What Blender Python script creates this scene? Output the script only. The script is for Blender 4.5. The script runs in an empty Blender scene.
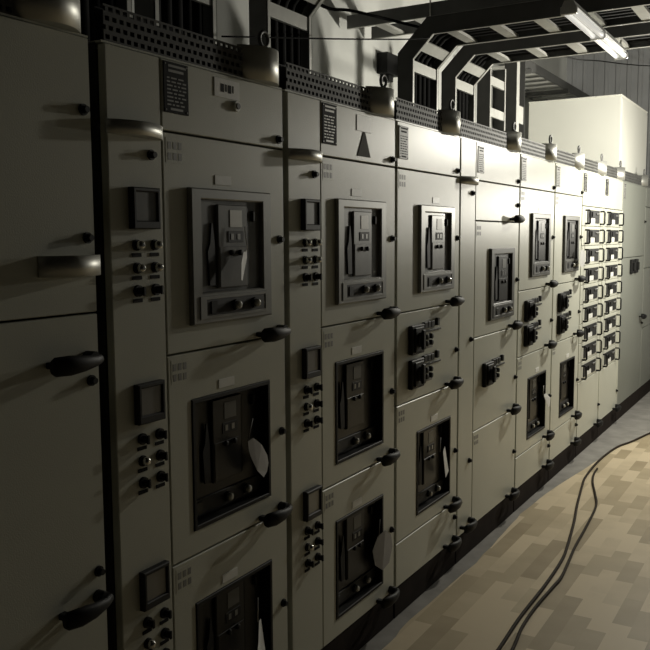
import bpy, bmesh, math, random
from mathutils import Vector, Matrix
C = bpy.context.scene.collection
S = bpy.context.scene
random.seed(7)
PI = math.pi

# ------------------------------------------------------------------ camera
yaw, pitch, roll = .5337, -.1031, -.0054
cy_, sy_, cp_, sp_ = math.cos(yaw), math.sin(yaw), math.cos(pitch), math.sin(pitch)
fwd = Vector((-sy_*cp_, cy_*cp_, sp_))
r0 = Vector((cy_, sy_, 0)); u0 = r0.cross(fwd)
rt = r0*math.cos(roll) + u0*math.sin(roll)
up = u0*math.cos(roll) - r0*math.sin(roll)
cam = bpy.data.objects.new('camera', bpy.data.cameras.new('camera'))
cam.matrix_world = Matrix(((rt.x, up.x, -fwd.x, 1.5795), (rt.y, up.y, -fwd.y, 0), (rt.z, up.z, -fwd.z, 1.7049), (0, 0, 0, 1)))
cam.data.sensor_width = 36; cam.data.lens = 36*842.54/650
cam.data.clip_start = .05
C.objects.link(cam); S.camera = cam

# ------------------------------------------------------------------ world, exposure
W = bpy.data.worlds.new('dim_room'); S.world = W; W.use_nodes = True
W.node_tree.nodes['Background'].inputs[0].default_value = (.9, 1, 1, 1)
W.node_tree.nodes['Background'].inputs[1].default_value = .0015
vs = S.view_settings
vs.view_transform = 'Standard'; vs.look = 'None'; vs.gamma = 1; vs.use_curve_mapping = False
vs.exposure = -0.12

# unseen point lamps right of frame: first inferred, second added to brighten lower bays (energy, position)
UNSEEN_LIGHTS = [(142.0, (.82, 6.75, 2.56)), (104.0, (1.2, 8.0, 2.0))]
for en, pos in UNSEEN_LIGHTS:
    bl = bpy.data.lights.new('unseen_light', 'POINT'); bl.energy = en; bl.color = (1, .96, .84); bl.shadow_soft_size = .06
    bo = bpy.data.objects.new('unseen_light', bl); bo.location = pos; C.objects.link(bo)

# ------------------------------------------------------------------ materials
M = {}
def mat(name, col, rough=.5, metal=0, spec=.5, noise=.0, scale=8, bump=0, bscale=120, coat=0, emit=None):
    m = bpy.data.materials.new(name); m.use_nodes = True
    nt = m.node_tree; b = nt.nodes['Principled BSDF']
    b.inputs['Base Color'].default_value = (*col, 1); b.inputs['Roughness'].default_value = rough
    b.inputs['Metallic'].default_value = metal; b.inputs['Specular IOR Level'].default_value = spec
    b.inputs['Coat Weight'].default_value = coat; b.inputs['Coat Roughness'].default_value = .2
    tc = nt.nodes.new('ShaderNodeTexCoord')
    if noise:
        n = nt.nodes.new('ShaderNodeTexNoise'); n.inputs['Scale'].default_value = scale; n.inputs['Detail'].default_value = 4
        nt.links.new(tc.outputs['Object'], n.inputs['Vector'])
        mr = nt.nodes.new('ShaderNodeMapRange'); mr.inputs['From Min'].default_value = .3; mr.inputs['From Max'].default_value = .7
        mr.inputs['To Min'].default_value = 1-noise; mr.inputs['To Max'].default_value = 1+noise
        nt.links.new(n.outputs['Fac'], mr.inputs['Value'])
        mx = nt.nodes.new('ShaderNodeVectorMath'); mx.operation = 'SCALE'; mx.inputs[0].default_value = col
        nt.links.new(mr.outputs['Result'], mx.inputs['Scale']); nt.links.new(mx.outputs['Vector'], b.inputs['Base Color'])
    if bump:
        n = nt.nodes.new('ShaderNodeTexNoise'); n.inputs['Scale'].default_value = bscale; n.inputs['Detail'].default_value = 2
        nt.links.new(tc.outputs['Object'], n.inputs['Vector'])
        bp = nt.nodes.new('ShaderNodeBump'); bp.inputs['Strength'].default_value = bump; bp.inputs['Distance'].default_value = .002
        nt.links.new(n.outputs['Fac'], bp.inputs['Height']); nt.links.new(bp.outputs['Normal'], b.inputs['Normal'])
    if emit:
        b.inputs['Emission Color'].default_value = (*emit[0], 1); b.inputs['Emission Strength'].default_value = emit[1]
    M[name] = m
    return m
mat('paint', (.60, .605, .52), .36, spec=.48, noise=.03, scale=3, bump=.25, bscale=260)
mat('paint_grey', (.24, .25, .22), .4, noise=.04, scale=3, bump=.2, bscale=260)
mat('carcass', (.05, .05, .045), .6, noise=.1)
mat('plinth', (.022, .016, .013), .9, spec=.15, noise=.2, scale=10)
mat('black', (.010, .010, .010), .55, spec=.25, noise=.1, scale=30)
mat('dark', (.025, .025, .025), .55, spec=.3, noise=.1, scale=30)
mat('face', (.22, .22, .215), .3, metal=.45, spec=.7, noise=.1, scale=12)
mat('face_dark', (.010, .009, .008), .35, spec=.35, noise=.1, scale=12)  # near-black copy of face; the recess shade is put into the colour
mat('bezel', (.30, .30, .285), .34, metal=.45, spec=.8, noise=.05, scale=15)
mat('bezel_dark', (.10, .10, .09), .4, noise=.05, scale=15)  # same bezel for later cabinets, their weaker reflection put into the colour
mat('label', (.86, .86, .82), .36, spec=.6, noise=.04, scale=40)
mat('label_grey', (.26, .26, .245), .5, noise=.06, scale=60)
mat('ink', (.014, .014, .014), .75, spec=.15, noise=.05)
mat('chrome', (.75, .75, .72), .18, metal=1, noise=.03)
mat('lens', (.55, .55, .5), .12, spec=.9, noise=.05, scale=60)
mat('steel', (.17, .17, .165), .5, metal=.2, noise=.12, scale=9)
mat('zinc', (.62, .62, .58), .42, metal=.25, noise=.08, scale=14)
mat('cable', (.010, .010, .010), .85, spec=.1, noise=.1, scale=20)
mat('floor_cable', (.030, .021, .013), .75, spec=.2, noise=.2, scale=20)
mat('white', (.84, .84, .77), .5, noise=.03, scale=2)
mat('lampbody', (.8, .8, .78), .4, noise=.02)
mat('tube', (.88, .88, .86), .3, emit=((1, .98, .9), .6))
mat('strip_metal', (.085, .085, .08), .6, spec=.3, noise=.1, scale=14)
mat('satin_metal', (.60, .60, .56), .46, metal=.8, noise=.04, scale=14)
mat('sign_dark', (.10, .10, .085), .8, spec=.2, noise=.1, scale=40)
mat('wall', (.83, .84, .80), .8, noise=.10, scale=2.2, bump=.3, bscale=40)
mat('wall_dim', (.05, .05, .05), .85, noise=.1, scale=2)
mat('farwall', (.46, .47, .48), .6, noise=.08, scale=3)
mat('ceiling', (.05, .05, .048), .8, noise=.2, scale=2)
mat('paper', (.8, .8, .78), .6, noise=.03, scale=30)
mat('paper_dull', (.5, .5, .48), .6, noise=.05, scale=30)
mat('paper_grey', (.30, .29, .28), .6, noise=.05, scale=30)
mat('concrete', (.25, .24, .22), .85, noise=.2, scale=7, bump=.5, bscale=60)

def vinyl():
    m = bpy.data.materials.new('vinyl'); m.use_nodes = True; nt = m.node_tree; b = nt.nodes['Principled BSDF']
    tc = nt.nodes.new('ShaderNodeTexCoord')
    mp = nt.nodes.new('ShaderNodeMapping'); mp.inputs['Rotation'].default_value = (0, 0, PI/2)
    nt.links.new(tc.outputs['Object'], mp.inputs['Vector'])
    br = nt.nodes.new('ShaderNodeTexBrick')
    br.offset = .37; br.offset_frequency = 2; br.squash = 1
    br.inputs['Color1'].default_value = (0, 0, 0, 1); br.inputs['Color2'].default_value = (1, 1, 1, 1)
    br.inputs['Mortar'].default_value = (.5, .5, .5, 1); br.inputs['Mortar Size'].default_value = 0
    br.inputs['Brick Width'].default_value = .30; br.inputs['Row Height'].default_value = .085; br.inputs['Scale'].default_value = 1
    nt.links.new(mp.outputs['Vector'], br.inputs['Vector'])
    n = nt.nodes.new('ShaderNodeTexNoise'); n.inputs['Scale'].default_value = 5; n.inputs['Detail'].default_value = 5
    nt.links.new(tc.outputs['Object'], n.inputs['Vector'])
    ad = nt.nodes.new('ShaderNodeMath'); ad.operation = 'MULTIPLY_ADD'; ad.inputs[1].default_value = .5; 
    nt.links.new(n.outputs['Fac'], ad.inputs[0]); nt.links.new(br.outputs['Color'], ad.inputs[2])
    cr = nt.nodes.new('ShaderNodeValToRGB')
    cr.color_ramp.elements[0].position = .2; cr.color_ramp.elements[0].color = (.33, .265, .165, 1)
    cr.color_ramp.elements[1].position = 1.2; cr.color_ramp.elements[1].color = (.62, .52, .36, 1)
    e = cr.color_ramp.elements.new(.65); e.color = (.46, .38, .25, 1)
    nt.links.new(ad.outputs[0], cr.inputs['Fac']); nt.links.new(cr.outputs['Color'], b.inputs['Base Color'])
    b.inputs['Roughness'].default_value = .55; b.inputs['Specular IOR Level'].default_value = .35
    M['vinyl'] = m
vinyl()

# ------------------------------------------------------------------ mesh helpers
class MB:
    def __init__(s): s.bm = bmesh.new()
    def _paint(s, faces, mi, smooth=False):
        for f in faces:
            f.material_index = mi; f.smooth = smooth
    def box(s, x0, x1, y0, y1, z0, z1, bev=0, mi=0, seg=1):
        v = [s.bm.verts.new((x, y, z)) for x in (x0, x1) for y in (y0, y1) for z in (z0, z1)]
        q = [(0, 1, 3, 2), (4, 6, 7, 5), (0, 4, 5, 1), (2, 3, 7, 6), (0, 2, 6, 4), (1, 5, 7, 3)]
        fs = [s.bm.faces.new([v[i] for i in f]) for f in q]
        s._paint(fs, mi)
        if bev:
            es = list({e for f in fs for e in f.edges})
            r = bmesh.ops.bevel(s.bm, geom=es, offset=bev, segments=seg, affect='EDGES', profile=.5)
            s._paint(r['faces'], mi)
        return s
    def prism(s, poly, a0, a1, axis='x', mi=0, smooth=False):
        # poly of 2D points in the other two axes, extruded along axis
        def P(p, a):
            return {'x': (a, p[0], p[1]), 'y': (p[0], a, p[1]), 'z': (p[0], p[1], a)}[axis]
        A = [s.bm.verts.new(P(p, a0)) for p in poly]; B = [s.bm.verts.new(P(p, a1)) for p in poly]
        n = len(poly); fs = []
        for i in range(n):
            f = s.bm.faces.new((A[i], A[(i+1) % n], B[(i+1) % n], B[i])); f.material_index = mi; f.smooth = smooth; fs.append(f)
        for L in (A, B):
            f = s.bm.faces.new(L); f.material_index = mi
        return s
    def cyl(s, c, axis, r, h, seg=12, r2=None, mi=0, smooth=True, dome=0):
        ax = {'x': Vector((1, 0, 0)), 'y': Vector((0, 1, 0)), 'z': Vector((0, 0, 1))}[axis]
        a = ax.orthogonal().normalized(); b = ax.cross(a); c = Vector(c)
        r2 = r if r2 is None else r2
        rings = [(0, r), (h, r2)]
        if dome:
            for k in (1, 2, 3): rings.append((h+dome*math.sin(k*PI/8), r2*math.cos(k*PI/8)))
        R = [[s.bm.verts.new(c+ax*d+(a*math.cos(t)+b*math.sin(t))*q) for t in [2*PI*i/seg for i in range(seg)]] for d, q in rings]
        for A, B in zip(R, R[1:]):
            for i in range(seg):
                f = s.bm.faces.new((A[i], A[(i+1) % seg], B[(i+1) % seg], B[i])); f.material_index = mi; f.smooth = smooth
        for L in (R[0], R[-1]):
            f = s.bm.faces.new(L); f.material_index = mi
        return s
    def tube(s, pts, r, seg=8, closed=False, mi=0, r1=None):
        pts = [Vector(p) for p in pts]; n = len(pts); R = []
        prev = None
        for i, p in enumerate(pts):
            if closed: t = pts[(i+1) % n]-pts[i-1]
            else: t = pts[min(i+1, n-1)]-pts[max(i-1, 0)]
            t.normalize()
            a = (prev - t*prev.dot(t)) if prev else t.orthogonal()
            if a.length < 1e-5: a = t.orthogonal()
            a.normalize(); prev = a; b = t.cross(a)
            q = r if r1 is None else r+(r1-r)*i/(n-1)
            R.append([s.bm.verts.new(p+(a*math.cos(2*PI*k/seg)+b*math.sin(2*PI*k/seg))*q) for k in range(seg)])
        for i in range(n if closed else n-1):
            A, B = R[i], R[(i+1) % n]
            for k in range(seg):
                f = s.bm.faces.new((A[k], A[(k+1) % seg], B[(k+1) % seg], B[k])); f.material_index = mi; f.smooth = True
        if not closed:
            for L in (R[0], R[-1]):
                f = s.bm.faces.new(L); f.material_index = mi
        return s
    def ring(s, o, h, x0, x1, bev=0, mi=0):
        # slab with a rectangular opening: o, h = (y0,y1,z0,z1)
        L = []
        for x in (x0, x1):
            for r in (o, h):
                e = 0 if not (bev and x == x1) else (bev if r is o else -bev)
                L.append([s.bm.verts.new((x, y, z)) for y, z in ((r[0]+e, r[2]+e), (r[1]-e, r[2]+e), (r[1]-e, r[3]-e), (r[0]+e, r[3]-e))])
        bo, bi, fo, fi = L
        if bev:
            xo = x1-bev
            mo = [s.bm.verts.new((xo, y, z)) for y, z in ((o[0], o[2]), (o[1], o[2]), (o[1], o[3]), (o[0], o[3]))]
            m2 = [s.bm.verts.new((xo, y, z)) for y, z in ((h[0], h[2]), (h[1], h[2]), (h[1], h[3]), (h[0], h[3]))]
            pairs = [(bo, mo), (mo, fo), (fo, fi), (fi, m2), (m2, bi), (bi, bo)]
        else:
            pairs = [(bo, fo), (fo, fi), (fi, bi), (bi, bo)]
        for A, B in pairs:
            for i in range(4):
                f = s.bm.faces.new((A[i], A[(i+1) % 4], B[(i+1) % 4], B[i])); f.material_index = mi
        return s
    def mesh(s, name, mats):
        bmesh.ops.recalc_face_normals(s.bm, faces=s.bm.faces[:])
        me = bpy.data.meshes.new(name); s.bm.to_mesh(me); s.bm.free()
        for m in (mats if isinstance(mats, (list, tuple)) else [mats]): me.materials.append(M[m])
        return me
    def build(s, name, mats, parent=None, loc=(0, 0, 0)):
        return link(name, s.mesh(name, mats), parent, loc)
def link(name, me, parent=None, loc=(0, 0, 0)):
    o = bpy.data.objects.new(name, me); C.objects.link(o); o.location = loc
    if parent: o.parent = parent
    return o
def tag(o, label, cat, group=None):
    o['label'] = label; o['category'] = cat
    if group: o['group'] = group
    return o
def thing(name, label, cat, loc=(0, 0, 0), group=None):
    return tag(link(name, None, None, loc), label, cat, group)
def struct(o): o['kind'] = 'structure'; return o

# ------------------------------------------------------------------ room
XL, XR, YB, YF, ZC = -1.5, 6.6, -4.5, 11.6, 4.4
struct(MB().box(XL-.2, XR+.2, YB-.2, YF+.2, -.15, 0).build('floor', 'concrete'))
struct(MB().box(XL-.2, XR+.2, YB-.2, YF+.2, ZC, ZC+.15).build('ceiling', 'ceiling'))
struct(MB().box(XL-.2, XL, YB-.2, YF+.2, 0, ZC).build('wall_left', 'wall'))
struct(MB().box(XR, XR+.2, YB-.2, YF+.2, 0, ZC).build('wall_right', 'wall_dim'))
struct(MB().box(XL, XR, YB-.2, YB, 0, ZC).build('wall_back', 'wall_dim'))
prof = [(XL, YF+.1)]
x = XL
while x < XR-.14:                              # trapezoid ribs of the profiled sheet
    prof += [(x, YF), (x+.07, YF), (x+.085, YF-.022), (x+.125, YF-.022), (x+.14, YF)]; x += .14
prof += [(XR, YF), (XR, YF+.1)]
struct(MB().prism(prof, 0, ZC, 'z').build('wall_far', 'farwall'))
struct(MB().box(-.36, -.2, YF-.14, YF-.024, 0, ZC, .006).build('trim_1', 'white'))

# vinyl sheet laid over the concrete, its edge running along the plinth
edge = [(.085, -2.2), (.09, 1), (.08, 2.5), (.082, 3.06), (.063, 3.3), (.084, 4.07), (.066, 4.6), (.046, 4.95), (.064, 5.43), (.138, 6.16), (.211, 6.91), (.356, 7.6), (.5, 8.3), (.62, 9.2), (.66, 10.4)]
ed = []
for i in range(len(edge)-1):
    (xa, ya), (xb, yb) = edge[i], edge[i+1]
    for k in range(4):
        t = k/4; ed.append((xa+(xb-xa)*t+random.uniform(-.004, .004), ya+(yb-ya)*t))
ed.append(edge[-1])
tag(MB().prism(ed+[(3.4, 10.4), (3.4, -2.2)], 0, .006, 'z').build('floor_covering', 'vinyl'),
    'beige and brown block patterned vinyl sheet laid beside the switchgear plinth', 'flooring')

# ------------------------------------------------------------------ shared small meshes (origin on the door face, x outwards)
def lever_mesh():
    b = MB()
    b.cyl((0, -.018, 0), 'x', .017, .03, 12)
    # widening paddle bowed off the door, its free end to the left
    sec = [(.000, .030, .011, .010), (-.03, .044, .014, .011), (-.075, .052, .020, .012), (-.12, .050, .025, .012), (-.155, .040, .024, .010), (-.163, .036, .016, .007)]
    R = []
    for y, xc, hz, hx in sec:
        R.append([b.bm.verts.new((xc+hx*math.cos(t)*1.0, y, hz*math.sin(t)-.004)) for t in [2*PI*k/10 for k in range(10)]])
    for A, B in zip(R, R[1:]):
        for k in range(10):
            f = b.bm.faces.new((A[k], A[(k+1) % 10], B[(k+1) % 10], B[k])); f.smooth = True
    b.bm.faces.new(R[0]); b.bm.faces.new(R[-1])
    b.box(0, .034, -.150, -.128, -.012, .004, .002)
    return b.mesh('door_handle', 'black')
LEVER = lever_mesh()
def bulge(w, h, d, z0=0, name='pull_bar', mt='satin_metal', x0=0):
    # convex plate: bows out over its width w (y), height h
    poly = [(x0, 0)]
    for k in range(0, 13):
        t = k/12; poly.append((x0+.004+d*math.sin(PI*t)**.8, w*t))
    poly.append((x0, w))
    b = MB(); b.prism(poly, z0, z0+h, 'z', smooth=False)
    for f in b.bm.faces:
        if abs(f.normal.z) < .5 and len(f.verts) == 4: f.smooth = True
    return b.mesh(name, mt)
PULL = bulge(.212, .036, .042)
LOCK = MB().cyl((0, 0, 0), 'x', .014, .006, 14).cyl((.006, 0, 0), 'x', .010, .012, 12, .008).mesh('door_lock', 'black')
LABEL = MB().box(0, .002, -.04, .04, -.014, .014, .0006).mesh('label_plate', 'label')
def stick():
    b = MB().box(0, .0008, 0, .075, -.07, 0)
    for j in range(2):
        for i in range(3):
            b.box(.0008, .0014, .008+i*.022, .022+i*.022, -.032-j*.03, -.012-j*.03, 0, 1)
    return b.mesh('hazard_sticker', ['paint', 'label_grey'])
STICK = stick()
def nameplate(w, h, body, txt, n):
    rnd = random.Random(n)
    b = MB().box(0, .003, 0, w, -h, 0, .001)
    b.box(.003, .0036, w*.18, w*.9, -h*.10, -h*.055, 0, 1)
    b.box(.003, .0036, w*.18, w*.8, -h*.20, -h*.15, 0, 1)
    z = .30
    while z < .84:
        y = .12
        while y < .8:
            L = rnd.uniform(.08, .26); L = min(L, .9-y)
            b.box(.003, .0034, w*y, w*(y+L), -h*(z+.028), -h*z, 0, 1); y += L+.06
        z += .075
    b.box(.003, .0036, w*.25, w*.75, -h*.945, -h*.90, 0, 1)
    for y, z in ((.07, .05), (.93, .05), (.07, .95), (.93, .95)):
        b.cyl((.003, w*y, -h*z), 'x', .0025, .0015, 6, mi=1)
    return b.mesh('nameplate', [body, txt])
PLATE_K = nameplate(.104, .138, 'ink', 'label_grey', 1)
PLATE_K2 = nameplate(.104, .145, 'ink', 'label', 2)
PLATE_G = nameplate(.09, .14, 'label_grey', 'ink', 3)

def breaker_parts(style):
    """air circuit breaker front, origin at the lower left corner of its frame (.405 x .40)"""
    w, h = .405, .398
    P = []
    proud = style != 'black'
    bz = {'grey': 'bezel', 'dark': 'bezel_dark', 'black': 'black'}[style]
    fc = 'face' if style == 'grey' else 'face_dark'
    b = MB()
    if proud:
        b.ring((0, w, 0, h), (.048, w-.048, .092, h-.032), 0, .016, .004)
        b.ring((0.03, w-.03, .014, .082), (.06, w-.03-.012, .024, .072), .016, .019, .001)
        fx = .001
    else:
        b.ring((0, w, 0, h), (.014, w-.014, .014, h-.014), -.03, .004, .002)
        fx = -.034
    P.append(('bezel', b.mesh('bezel', bz), (0, 0, 0)))
    y0, y1, z0, z1 = (.048, w-.048, .092, h-.032) if proud else (.014, w-.014, .014, h-.014)
    if not proud: zl = .10
    else: zl = z0
    P.append(('faceplate', MB().box(fx-.012, fx, y0, y1, z0, z1).box(fx, fx+.004, y0, y0+.055, zl, z1, .002).mesh('faceplate', fc), (0, 0, 0)))
    # raised centre control panel
    cy0, cy1 = (.126, .276)
    P.append(('control_panel', MB().box(fx, fx+.012, cy0, cy1, zl+.01, z1-.012, .003).box(fx+.012, fx+.014, cy0+.006, cy1-.006, zl+.012, zl+.135, .001).mesh('control_panel', fc), (0, 0, 0)))
    P.append(('rating_plate', MB().box(0, .0015, 0, .062, 0, .052, .0004).mesh('rating_plate', 'label' if style == 'grey' else 'bezel_dark'), (fx+.012, cy0+.058, z1-.080)))
    P.append(('display_window', MB().box(0, .002, 0, .078, 0, .034, .0006).box(.002, .003, .012, .026, .008, .026, 0, 1).box(.002, .003, .045, .060, .008, .026, 0, 1).mesh('display_window', ['black', 'bezel' if style == 'grey' else 'face']), (fx+.012, cy0+.048, z1-.126)))
    # shade at the charging handle, put in as a long tapering black wedge
    P.append(('handle_shade', MB().prism([(0, 0), (.030, .0), (.026, .12), (.016, .185), (.012, .185), (.004, .125), (-.008, .10)], 0, .006, 'x').mesh('handle_shade', 'black'), (fx+.004, cy0-.040, zl+.02)))
    P.append(('side_rail', MB().box(0, .006, 0, .009, 0, z1-zl-.03, .002).mesh('side_rail', 'black'), (fx, cy1+.004, zl+.012)))
    P.append(('release_lever', MB().box(0, .012, 0, .012, 0, .034, .003).mesh('release_lever', 'black'), (fx, y1-.05, z1-.062)))
    for k in range(2):
        P.append(('push_button', MB().cyl((0, 0, 0), 'x', .009, .008, 12, dome=.003).mesh('push_button', 'black'), (fx+.012, cy0+.06+k*.045, z1-.158)))
    # strip below with two bright round heads and a slot
    if proud: sx, sz, sy = .016, .048, .2
    else: sx, sz, sy = fx+.004, .05, .2
    P.append(('lower_panel', MB().box(sx-.006, sx+.002, y0+.01, y1-.002, sz-.026, sz+.026, .001).mesh('lower_panel', 'dark'), (0, 0, 0)))
    P.append(('racking_slot', MB().box(sx+.002, sx+.005, y0+.03, y0+.06, sz-.02, sz+.018, .001).mesh('racking_slot', 'face_dark'), (0, 0, 0)))
    for k in range(2):
        P.append(('round_head', MB().cyl((0, 0, 0), 'x', .017, .008, 14, mi=1).cyl((.008, 0, 0), 'x', .0125, .008, 12, dome=.006).mesh('round_head', ['lens', 'black']), (sx+.002, .2+k*.1, sz)))
    return P
BRK = {s: breaker_parts(s) for s in ('grey', 'dark', 'black')}

def switch_mesh():
    """moulded case switch operator with its small plates: origin at lower left of the black body"""
    b = MB()
    b.box(0, .022, 0, .135, 0, .132, .004).box(.022, .03, .02, .115, .010, .122, .004)
    b.cyl((.03, .066, .066), 'x', .034, .010, 16).box(.04, .054, .052, .080, .022, .112, .004)
    return b.mesh('switch_body', 'black')
SW = switch_mesh()
SWTOP = MB().box(0, .016, 0, .034, 0, .03, .002).box(0, .016, .04, .074, 0, .03, .002).box(0, .016, .08, .114, 0, .03, .002).mesh('indicator_block', 'black')
SWPIN = MB().box(0, .016, 0, .024, 0, .036, .002).mesh('indicator_lamp', 'dark')
SWBAR = MB().box(0, .006, 0, .22, 0, .009, .001).mesh('label_strip', 'dark')
SWBTN = MB().cyl((0, 0, 0), 'x', .013, .014, 12, dome=.003).mesh('push_button', 'black')
SWCARD = MB().box(0, .002, 0, .10, 0, .016, .0005).mesh('label_plate', 'label_grey')

METER = MB().ring((0, .105, 0, .11), (.012, .093, .022, .098), 0, .02, .003).box(.0, .014, .012, .093, .022, .098, 0, 1).mesh('meter', ['dark', 'face'])
LAMPW = MB().cyl((0, 0, 0), 'x', .015, .006, 14, mi=1).cyl((.006, 0, 0), 'x', .012, .012, 12, dome=.010).mesh('indicator_lamp', ['chrome', 'black'])
KNOB = MB().cyl((0, 0, 0), 'x', .016, .008, 14).cyl((.008, 0, 0), 'x', .010, .014, 12).box(.022, .028, -.004, .004, -.012, .012, .001).mesh('selector_knob', 'black')
TICK = MB().box(0, .002, -.018, .018, -.005, .005).mesh('label_strip', 'ink')

def perforated(y0, y1, z0=2.203, z1=2.294):
    """thin top strip, its holes real openings, four staggered rows"""
    b = MB(); rows = 4; hz = (z1-z0)/rows; pw = .026; n = max(1, round((y1-y0)/pw)); pw = (y1-y0)/n
    bm = b.bm
    for r in range(rows+1):
        z = z0+r*hz
        a, c = max(z0, z-hz*.24), min(z1, z+hz*.24)
        b.box(-.012, -.008, y0, y1, a, c)
    for r in range(rows):
        z = z0+r*hz
        for i in range(n+1):
            y = y0+(i+(.5 if r % 2 else 0))*pw
            a, c = max(y0, y-pw*.2), min(y1, y+pw*.2)
            if c > a: b.box(-.012, -.008, a, c, z+hz*.24, z+hz*.76)
    return b

# ------------------------------------------------------------------ switchgear
DEP = 1.0
def cabinet(y0, y1, label, paint='paint', strip=0, gap0=.006, gap1=.006):
    t = thing('switchgear_cabinet', label, 'cabinet', (0, y0, 0), 'switchgear cabinets in the row')
    w = y1-y0
    MB().box(-DEP, -.075, .0, w, .14, 2.2, .003).box(-DEP, -.028, .0, .004, .14, 2.2).box(-DEP, -.028, w-.004, w, .14, 2.2).build('carcass', 'carcass', t)
    MB().box(-DEP, -.004, 0, w, 0, .14, .003).build('plinth', 'plinth', t)
    MB().box(-DEP, -.006, 0, w, 2.1975, 2.2025).build('roof_sheet', paint, t)
    # perforated strip and the convex cover at its right end, with a lifting eye
    if w > .5:
        pw = .212
        perforated(.012, w-pw-.006).build('perforated_strip', 'strip_metal', t)
        MB().box(-.05, -.035, .01, w-.01, 2.203, 2.29).build('strip_backing', 'black', t)
        me = bulge(pw, .105, .06, 2.2025, 'end_cover', 'satin_metal', x0=-.03)
        link('end_cover', me, t, (0, w-pw-.004, 0))
        e = MB()
        cy, cz, r = w-.10, 2.3075+.034, .024
        e.tube([(-.012+.004, cy+r*math.cos(a), cz+r*math.sin(a)) for a in [2*PI*k/16 for k in range(16)]], .0065, 6, True)
        e.cyl((-.008, cy, 2.3065), 'z', .014, .014, 10, .009)
        e.build('lifting_eye', 'steel', t)
    return t
def door(t, y0, y1, z0, z1, hole=None, lock=True, lever=True, sticker=True, paint='paint', lock_z=None, lever_at=None):
    b = MB()
    if hole: b.ring((y0, y1, z0, z1), hole, -.026, 0, .0022)
    else: b.box(-.026, 0, y0, y1, z0, z1, .0022)
    d = b.build('door', paint, t)
    if lock: link('door_lock', LOCK, d, (0, y1-.03, lock_z if lock_z else (z0+z1)/2))
    if lever: link('door_handle', LEVER, d, (0, y1-.022, z0+.018 if lever_at is None else lever_at))
    if sticker: link('hazard_sticker', STICK, d, (0, y0+.012, z1-.012))
    return d
def breaker(t, y, z, style):
    o = link('circuit_breaker', None, t, (0, y, z))
    for name, me, loc in BRK[style]: link(name, me, o, loc)
    return o
def switch(t, y, z):
    s = link('load_switch', None, t, (0, y, z))
    link('switch_body', SW, s); link('indicator_block', SWTOP, s, (0, .15, .106)); link('indicator_lamp', SWPIN, s, (0, .30, .108))
    link('label_strip', SWBAR, s, (0, .145, .085)); link('label_plate', SWCARD, s, (0, .17, .008))
    for i in range(2):
        for j in range(2): link('push_button', SWBTN, s, (0, .19+i*.052, .064-j*.030))
def strip_column(t, w, meters=True):
    s = MB().box(-.026, 0, .005, w, .142, 2.195, .0022).build('instrument_panel', 'paint', t)
    link('pull_bar', PULL, s, (0, w-.21, 1.972))
    link('door_lock', LOCK, s, (0, w-.045, 1.93))
    if meters:
        for k, zt in enumerate((1.731, 1.205, .683)):
            link('meter', METER, s, (0, w-.135, zt))
            for r in range(3):
                for c in range(2):
                    o = (0, w-.11+c*.07, zt-.043-r*.061)
                    if k == 0: link('indicator_lamp' if r < 2 else 'selector_knob', LAMPW if r < 2 else KNOB, s, o)
                    else: link('indicator_lamp' if r == 1 and c == 0 else 'selector_knob', LAMPW if r == 1 and c == 0 else KNOB, s, o)
                    link('label_strip', TICK, s, (0, o[1], o[2]-.026))
    else:
        for z in (1.17, .52): link('door_lock', LOCK, s, (0, w-.05, z))
        link('door_handle', LEVER, s, (0, w-.022, .19))
    return s

ZL = [(2.003, 2.195), (1.379, 1.997), (.763, 1.373), (.142, .757)]
# 1: plain end bay, mostly outside the frame
t = cabinet(.55, 1.543, 'plain dark two-door end cabinet at the left edge of the photo')
d = door(t, .006, .989, 1.523, 2.195, lever=False, lock=False, sticker=False)
link('pull_bar', bulge(.195, .05, .05), d, (0, .806, 1.616)); link('door_lock', LOCK, d, (0, .962, 2.02)); link('door_lock', LOCK, d, (0, .962, 1.708))
d = door(t, .006, .989, .142, 1.517, lever_at=1.41, lock_z=1.35, sticker=False)
link('door_lock', LOCK, d, (0, .962, .85)); link('door_handle', LEVER, d, (0, .975, .785))

# 2, 3: three breakers above each other beside an instrument column
def three_breaker_bay(y0, y1, sw, label, first):
    t = cabinet(y0, y1, label); w = y1-y0
    strip_column(t, sw)
    a, b = sw+.005, w-.006
    by = a+.098
    d = door(t, a, b, *ZL[0], lever=False, sticker=False, lock_z=2.03)
    link('nameplate', PLATE_K if first else PLATE_K2, d, (0, a+.008, 2.19))
    if first:
        sg = MB().box(0, .002, 0, .125, 0, .055, .0006)
        for i, (p, q) in enumerate(((.030, .046), (.052, .060), (.066, .082), (.088, .094))):     # blurred dark characters on the card
            sg.box(.002, .0026, p, q, .016+.003*(i % 2), .040, 0, 1)
        sg.build('number_card', ['label', 'ink'], d, (0, .446, 2.126))
        MB().cyl((0, 0, 0), 'x', .016, .008, 14).cyl((.008, 0, 0), 'x', .009, .004, 12, mi=1).build('key_lock', ['label', 'bezel_dark'], d, (0, .553, 2.108))
    else:
        MB().box(0, .002, 0, .12, 0, .06, .0006).build('number_card', 'label', d, (0, a+.27, 2.118))
        MB().prism([(0, 0), (.11, 0), (.064, .095), (.05, .095)], 0, .002, 'x').build('warning_triangle', 'sign_dark', d, (0, a+.275, 2.022))
    for k, (z0, z1) in enumerate(ZL[1:]):
        zb = (1.453, .835, .213)[k]
        hole = None if k == 0 else (by, by+.405, zb, zb+.398)
        d = door(t, a, b, z0, z1, hole, lock_z=(1.70, 1.045, .43)[k])
        link('label_plate', LABEL, d, (0, by+.17, zb+.398+.028))
        breaker(t, by, zb, 'grey' if k == 0 else 'black')
    return t
three_breaker_bay(1.588, 2.408, .208, 'dark cabinet of three breakers with white paper tags, second from the left', True)
three_breaker_bay(2.428, 3.268, .217, 'cabinet with a dark warning triangle above its three breakers', False)

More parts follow.
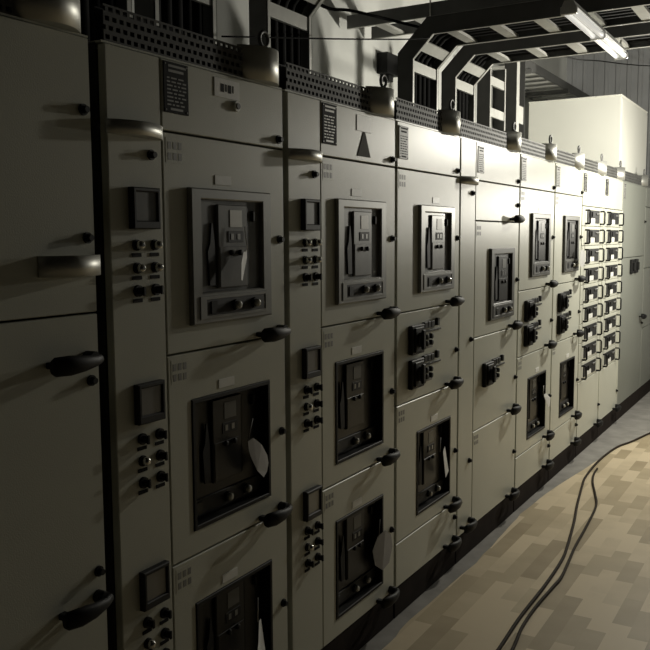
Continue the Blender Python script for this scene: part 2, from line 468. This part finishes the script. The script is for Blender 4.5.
# 4, 6, 7: breaker, two switches, breaker
def two_breaker_bay(y0, y1, label, style, plate):
    t = cabinet(y0, y1, label); w = y1-y0
    a, b = .006, w-.006
    by = a+.215
    d = door(t, a, b, *ZL[0], lever=False, sticker=False, lock_z=2.03)
    link('nameplate', plate, d, (0, a+.012, 2.18))
    d = door(t, a, b, *ZL[1], lock_z=1.70); link('label_plate', LABEL, d, (0, by+.2, 1.876)); breaker(t, by, 1.453, style)
    door(t, a, b, .971, 1.373, lock_z=1.14, sticker=False)
    switch(t, .12, 1.180); switch(t, .12, 1.024)
    d = door(t, a, b, .348, .965, (by, by+.405, .413, .811), lock_z=.62); link('label_plate', LABEL, d, (0, by+.2, .84)); breaker(t, by, .413, 'black')
    door(t, a, b, .142, .342, lock_z=.27, sticker=False)
    return t
two_breaker_bay(3.280, 4.004, 'brightly reflecting two-breaker cabinet with a white tag on its lower breaker', 'grey', PLATE_G)
t = cabinet(4.012, 4.962, 'cabinet with plain left column and a single breaker at mid height')
w = .95; strip_column(t, .21, False)
a, b = .218, w-.006
d = door(t, a, b, *ZL[0], lever=False, sticker=False, lock_z=2.03); link('nameplate', PLATE_G, d, (0, a+.02, 2.18))
door(t, a, b, 1.793, 1.997, sticker=False, lock_z=1.89)
door(t, a, b, 1.172, 1.787, None, lock_z=1.45); breaker(t, .432, 1.243, 'dark')
door(t, a, b, .665, 1.166, sticker=False, lock_z=.86); switch(t, .345, .885)
door(t, a, b, .142, .659, lock_z=.40, sticker=True)
two_breaker_bay(4.972, 5.722, 'two-breaker cabinet left of the narrow bay with the round white tag', 'dark', PLATE_G)
two_breaker_bay(5.732, 6.474, 'two-breaker cabinet with a round white tag, beside the stacked drawer units', 'dark', PLATE_G)

# 8: motor control drawers, two columns of nine
def unit_parts():
    P = []
    b = MB().box(0, .006, 0, .40, .058, .118, .002).box(0, .006, 0, .11, .018, .058, .001).box(0, .006, .27, .40, .018, .058, .001)
    P.append(('operator_panel', b.mesh('operator_panel', 'dark'), (0, .12, 0)))
    P.append(('label_plate', MB().box(0, .003, 0, .14, 0, .036, .0006).mesh('label_plate', 'label'), (0, .24, .018)))
    P.append(('rotary_switch', MB().cyl((0, 0, 0), 'x', .022, .014, 14).box(.014, .024, -.006, .006, -.02, .02, .002).mesh('rotary_switch', 'black'), (.006, .19, .085)))
    for k in range(3): P.append(('indicator_lamp', MB().cyl((0, 0, 0), 'x', .009, .008, 10, dome=.004).mesh('indicator_lamp', 'face'), (.006, .40+k*.036, .09)))
    u = MB().tube([(0, 0, .012), (.03, 0, .012), (.036, 0, .02), (.036, 0, .106), (.03, 0, .114), (0, 0, .114)], .0075, 6)
    h = u.mesh('pull_handle', 'black')
    P.append(('pull_handle', h, (0, .075, 0))); P.append(('pull_handle', h, (0, .565, 0)))
    return P
UNIT = unit_parts()
t = cabinet(6.484, 7.212, 'left half of the motor control drawer columns, beside the round white tag')
def mcc(t, w):
    y0, y1 = .006, w-.006
    d = door(t, y0, y1, 1.938, 2.195, lever=False, sticker=False, lock=False); link('nameplate', PLATE_K, d, (0, y0+.012, 2.18))
    for r in range(9):
        z = 1.784-r*.150
        u = MB().box(-.026, 0, y0, y1-.03, z+.002, z+.148, .0022).build('drawer_unit', 'paint', t)
        for name, me, loc in UNIT: link(name, me, u, (loc[0], loc[1]+.03, loc[2]+z+.006))
    MB().box(-.03, .006, y1-.026, y1, .142, 1.934, .002).build('side_post', 'paint', t)
    door(t, y0, y1, .142, .580, lever=True, sticker=False, lock_z=.3)
mcc(t, .728)
t = cabinet(7.220, 7.940, 'right half of the motor control drawer columns, beside the grey cabinet')
mcc(t, .72)
t = cabinet(7.950, 9.080, 'grey two-door cabinet at the right, with two small dark switches', 'paint_grey')
d = door(t, .006, 1.124, 1.508, 2.195, lever=False, sticker=False, paint='paint_grey', lock_z=1.85); link('nameplate', PLATE_G, d, (0, .02, 2.18))
d = door(t, .006, 1.124, .142, 1.502, sticker=False, paint='paint_grey', lever_at=.9)
for k in range(2): MB().box(0, .022, 0, .13, 0, .135, .004).box(.022, .04, .045, .085, .03, .105, .003).build('small_switch', 'black', d, (0, .40+k*.20, 1.35))
t = cabinet(9.090, 9.90, 'last cabinet of the row, cut by the right edge of the photo', 'paint_grey')
for k, (z0, z1) in enumerate(ZL): door(t, .006, .804, z0, z1, paint='paint_grey', sticker=False, lever=k > 0)

# ------------------------------------------------------------------ white enclosure standing on the grey cabinet
t = thing('busbar_enclosure', 'large white box enclosure standing on top of the grey cabinet', 'enclosure', (-.54, 8.93, 2.2030))
MB().box(-.436, .436, -.66, .66, 0, .80, .004).build('casing', 'white', t)
MB().box(-.44, .44, -.667, .667, .80, .812, .003).build('lid', 'white', t)
MB().box(.436, .442, -.64, .64, .03, .77, .002).build('side_panel', 'white', t)

# ------------------------------------------------------------------ cable ladders
XP, ZT, BEND = -.60, 2.90, .13
def ladder(y0, y1, label, top=None, end=2.6, depth=.10, nr=(), z_tray=ZT, lip=.012, bend=BEND):
    """risers stand on the cabinet tops behind the strips; with top=None they bend 45 degrees and run out over the aisle"""
    t = thing('cable_ladder', label, 'cable ladder', (XP, y0, 2.2030), 'cable ladders rising from the cabinets')
    zt = z_tray-2.2025; w = y1-y0
    if top: path = [(0, 0), (0, top-2.2025)]
    else: path = [(0, 0), (0, zt-bend), (bend, zt), (end-XP, zt)]
    def off(d):                                  # path pushed back by d behind the rung plane
        if top: return [(-d, 0), (-d, top-2.2025)]
        k = d*math.tan(PI/8)
        return [(-d, 0), (-d, zt-bend+k), (bend-k, zt+d), (end-XP, zt+d)]
    for yy, sgn in ((0, 1), (w, -1)):
        b = MB()
        A, B = path, off(depth)
        th = .004
        ya, yb = sorted((yy, yy+sgn*th))
        b.prism(A+B[::-1], ya, yb, 'y')
        # flanges folded inward along both edges
        ya, yb = sorted((yy, yy+sgn*lip*2))
        b.prism(off(0)+off(.004)[::-1], ya, yb, 'y', mi=1); b.prism(off(depth-.004)+off(depth)[::-1], ya, yb, 'y')
        b.build('side_rail', ['steel', 'zinc'], t)
    def rung(p, dr):
        b = MB(); h = .032
        nrm = (-dr[1], dr[0]); f0, f1 = .006, .024
        q = [(p[0]-dr[0]*h+nrm[0]*f0, p[1]-dr[1]*h+nrm[1]*f0), (p[0]+dr[0]*h+nrm[0]*f0, p[1]+dr[1]*h+nrm[1]*f0), (p[0]+dr[0]*h+nrm[0]*f1, p[1]+dr[1]*h+nrm[1]*f1), (p[0]-dr[0]*h+nrm[0]*f1, p[1]-dr[1]*h+nrm[1]*f1)]
        b.prism(q, .004, w-.004, 'y'); b.build('rung', 'zinc', t)
    for z in nr: rung((0, z-2.2025), (0, 1))
    if not top:
        rung((0, zt-bend-.036), (0, 1)); s = .7071
        rung((bend*.5, zt-bend*.5), (s, s))
        x = bend+.10
        while x < end-XP: rung((x, zt), (1, 0)); x += .26
    MB().box(-depth, .03, -.03, w+.03, 0, .006, .001).build('foot_plate', 'steel', t)
    return t, off
def cables(y0, y1, off, n, where):
    for k in range(n):
        y = y0+.028+(y1-y0-.056)*(k+.5)/n
        r = (y1-y0-.056)/n*.5
        p = off(.024+.008+r)
        q = [Vector((XP+a, y, 2.2025+c)) for a, c in p]; q[0].z += .02
        pts = []
        for i in range(len(q)):
            if 0 < i < len(q)-1:
                pts += [q[i]+(q[i-1]-q[i]).normalized()*.035, q[i]+(q[i+1]-q[i]).normalized()*.035]
            else: pts.append(q[i])
        tag(MB().tube(pts, r, 8).build('power_cable', 'cable'), 'black power cable lying on the ladder '+where, 'cable', 'power cables on the ladder '+where)
LAD = [
    (1.96, 2.34, 'cable ladder added to darken the wall above the second cabinet, nearest the camera', {'z_tray': 2.84}),  # invented ladder, put in with its cables to keep the wall behind dark
    (2.46, 2.835, 'dark cable ladder left of the bright bit of wall above the second cabinet', {'z_tray': 2.84}),
    (3.20, 3.580, 'cable ladder standing over the cabinet with the warning triangle', {'z_tray': 2.89}),
    (4.74, 5.135, 'cable ladder left of its twin, bending over the brightly reflecting cabinet', {}),
    (5.42, 5.800, 'cable ladder over the single-breaker cabinet, bending into the tray nearest the far wall', {}),
]
for y0, y1, lab, kw in LAD:
    t, off = ladder(y0, y1, lab, **kw)
    cables(y0, y1, off, 5, {1.96: 'added to darken the wall', 2.46: 'left of the bright bit of wall', 3.20: 'over the warning triangle', 4.74: 'over the brightly reflecting cabinet', 5.42: 'over the single-breaker cabinet'}[y0])
ladder(6.10, 6.46, 'straight cable ladder with pale rungs, left of the steel post', top=2.99, nr=(2.63, 2.86))
t = thing('steel_post', 'upright steel channel post left of the white enclosure', 'post', (XP, 6.72, 2.2030))
MB().box(-.10, -.096, 0, .22, 0, 1.0).box(-.10, 0, 0, .004, 0, 1.0).box(-.10, 0, .216, .22, 0, 1.0).build('channel', 'steel', t)
MB().box(-.012, 0, .005, .075, .03, .98, .001).build('front_flange', 'zinc', t)
MB().box(-.012, -.004, .06, .20, .42, .56, .002).build('cross_plate', 'zinc', t)
MB().box(-.12, .03, -.03, .25, 0, .006, .001).build('foot_plate', 'steel', t)
# ladder running along the wall behind the enclosure
t = thing('wall_cable_ladder', 'cable ladder running along the wall behind the white enclosure', 'cable ladder', (-1.2, 7.6, 3.3))
for xx in (-.26, .255): MB().box(xx, xx+.005, 0, 3.6, 0, .09).build('side_rail', 'steel', t)
for k in range(14): MB().box(-.255, .255, .10+k*.25, .16+k*.25, .004, .024, .002).build('rung', 'zinc', t)
for k in range(3): MB().box(-.295, .30, .5+k*1.3, .54+k*1.3, -.04, 0, .002).build('bracket', 'steel', t)

# higher ladder slung from the ceiling, crossing the aisle above the nearer trays
t = thing('overhead_cable_ladder', 'cable ladder slung from the ceiling above the two bent trays, at the top edge', 'cable ladder', (.5, 5.46, 3.2))
for yy in (0, .38): MB().box(-1.95, 2.1, yy, yy+.005, 0, .09).box(-1.95, 2.1, yy-.012 if yy else 0, yy+.005 if yy else .017, -.004, 0, mi=1).build('side_rail', ['steel', 'zinc'], t)
for k in range(13): MB().box(-1.75+k*.30, -1.67+k*.30, .005, .38, .004, .022, .002).build('rung', 'zinc', t)
for x in (-1.3, .2, 1.7):
    for yy in (-.008, .393): MB().cyl((x, yy, 0), 'z', .005, ZC-3.2, 6).build('hanger_rod', 'zinc', t)

# ------------------------------------------------------------------ fluorescent batten
t = thing('fluorescent_batten', 'twin-tube fluorescent batten hanging under the two cable trays', 'lamp', (.45, 4.88, 2.80))
MB().prism([(-.035, .02), (.035, .02), (.022, .05), (-.022, .05)], -.62, .62, 'y').build('housing', 'lampbody', t)
for s in (-1, 1): MB().tube([(s*.024, -.60, .0), (s*.024, .60, .0)], .013, 12).build('tube', 'tube', t)
for s in (-1, 1):
    MB().box(-.04, .04, s*.611-.012, s*.611+.012, -.016, .022, .003).build('lamp_holder', 'lampbody', t)
MB().box(-.04, .04, -.012, .012, -.017, .020, .002).build('tube_clip', 'lampbody', t)
for y in (-.585, .595): MB().cyl((0, y, .045), 'z', .006, .05 if y > 0 else 1.5, 8).build('hanger_rod', 'zinc', t)

# ------------------------------------------------------------------ paper tags hanging on the breakers
def card(name, pts, bend, label, mt='paper', string=None, x=.034, dy=0, tw=0):
    """hanging tag: outline of (y,z) points, curled a little and given thickness"""
    pts = [(p[0]+dy, p[1]) for p in pts]; b = MB(); cy = sum(p[0] for p in pts)/len(pts)
    def P(p, e): return (x+e+bend*abs(p[0]-cy)-tw*(p[0]-cy), p[0], p[1])
    A = [b.bm.verts.new(P(p, 0)) for p in pts]; B = [b.bm.verts.new(P(p, .0012)) for p in pts]
    n = len(pts)
    for i in range(n): b.bm.faces.new((A[i], A[(i+1) % n], B[(i+1) % n], B[i]))
    for L in (A, B):
        f = b.bm.faces.new(L); bmesh.ops.triangulate(b.bm, faces=[f])
    if string: b.tube([(x-.004, string[0]+dy, string[1]), (x, pts[0][0], pts[0][1]-.004)], .0016, 5, mi=0)
    tag(b.build(name, mt), label, 'tag', 'paper tags on the breakers')
card('paper_tag', [(2.187, 1.668), (2.187, 1.645), (2.150, 1.575), (2.138, 1.578), (2.142, 1.63), (2.165, 1.662)], .1, 'narrow white folded paper tag on the upper breaker of the second cabinet', string=(2.178, 1.74), x=.034, dy=-.042, tw=.28)
card('paper_tag', [(2.165, 1.062), (2.195, 1.068), (2.245, 1.035), (2.300, .985), (2.312, .955), (2.296, .93), (2.262, .92), (2.215, .955), (2.185, 1.0), (2.170, 1.03)], -.15, 'curled leaf-shaped grey tag on the middle breaker of the second cabinet', 'paper_grey', (2.2, 1.13), .03, -.03, .15)
card('paper_tag', [(2.215, .455), (2.232, .455), (2.245, .38), (2.262, .33), (2.225, .315), (2.185, .325), (2.205, .39)], .1, 'triangular white paper tag at the bottom breaker of the second cabinet', 'paper', (2.222, .53), .036, -.046, .25)
card('paper_tag', [(3.765, .675), (3.815, .690), (3.895, .545), (3.840, .525)], .05, 'slanted white rectangular tag on the lower breaker of the reflecting cabinet', 'paper', (3.78, .74), .026, -.048, .18)
card('paper_tag', [(3.11, .45), (3.17, .46), (3.24, .42), (3.26, .36), (3.22, .30), (3.15, .29), (3.09, .33), (3.07, .40)], -.1, 'dull grey oval tag at the lowest breaker under the warning triangle', 'paper_grey', (3.13, .52), .02, -.035)
card('paper_tag', [(6.46+.085*math.cos(k*PI/7), 1.545+.066*math.sin(k*PI/7)) for k in range(14)], .1, 'round white tag near the drawer columns on the rightmost breaker', 'paper_dull', (6.44, 1.68), .05, -.17)
card('paper_tag', [(5.54, .665), (5.60, .662), (5.70, .615), (5.69, .560), (5.655, .556), (5.650, .600), (5.545, .650)], .05, 'thin white paper tag bent over the lower breaker of the sixth cabinet', 'paper', (5.56, .72), .02, -.06)

# ------------------------------------------------------------------ cables
def smooth(pts, n=6):
    P = [Vector(p) for p in pts]; P = [P[0]*2-P[1]]+P+[P[-1]*2-P[-2]]; out = []
    for i in range(1, len(P)-2):
        a, b, c, d = P[i-1:i+3]
        for k in range(n):
            t = k/n
            out.append(.5*((2*b)+(c-a)*t+(2*a-5*b+4*c-d)*t*t+(3*b-a-3*c+d)*t**3))
    out.append(P[-2]); return out
zf = .006+.008
ca = [(.53, 2.4), (.515, 2.9), (.501, 3.25), (.487, 3.55), (.485, 3.948), (.469, 4.32), (.436, 4.568), (.373, 4.947), (.313, 5.257), (.236, 5.705), (.201, 5.961), (.185, 6.447), (.215, 6.913), (.284, 7.183), (.366, 7.592), (.52, 8.2), (.75, 8.8)]
tag(MB().tube(smooth([(x, y, zf) for x, y in ca]), .008, 8).build('floor_cable', 'floor_cable'), 'longer brown cable trailing along the vinyl floor into the distance', 'cable', 'loose cables on the floor')
cb = [(.62, 2.4), (.585, 2.9), (.548, 3.277), (.525, 3.458), (.517, 3.681), (.524, 3.942), (.528, 4.076), (.509, 4.279), (.480, 4.554), (.455, 4.912), (.417, 5.316), (.354, 5.566), (.277, 5.83), (.238, 6.033), (.225, 6.2)]
tag(MB().tube(smooth([(x, y, zf) for x, y in cb]), .0075, 8).build('floor_cable', 'floor_cable'), 'shorter brown cable on the floor bowing toward the aisle beside the longer one', 'cable', 'loose cables on the floor')
def wire(pts, r, label):
    tag(MB().tube(smooth(pts, 8), r, 6).build('hanging_wire', 'cable'), label, 'wire', 'thin wires strung overhead')
wire([(-.585, 2.846, 2.527), (-.565, 3.4, 2.626), (-.555, 3.817, 2.701), (-.52, 4.45, 2.818), (-.495, 4.733, 2.876)], .004, 'thin black wire strung between the risers above the cabinets')
wire([(-.002, 5.803, 2.912), (-.10, 6.7, 3.05), (-.247, 8.0, 3.281), (-.30, 9.5, 3.51), (-.34, 11.45, 3.82)], .006, 'thin black wire running from the tray to the far wall')
wire([(-1.05, 3.6, 3.10), (-.9, 4.054, 3.0), (-.9, 4.271, 2.998), (-.9, 4.506, 3.04), (-.85, 4.829, 3.06), (-.70, 5.05, 3.03)], .010, 'thick black cable drooping in front of the lit wall at the top')
tag(MB().box(XL, XL+.09, 6.03, 6.25, 2.98, 3.14, .004).box(XL+.02, XL+.07, 6.10, 6.18, 2.93, 2.98, .003).build('junction_box', 'black'), 'dark junction box on the lit wall between the cable ladders', 'box')
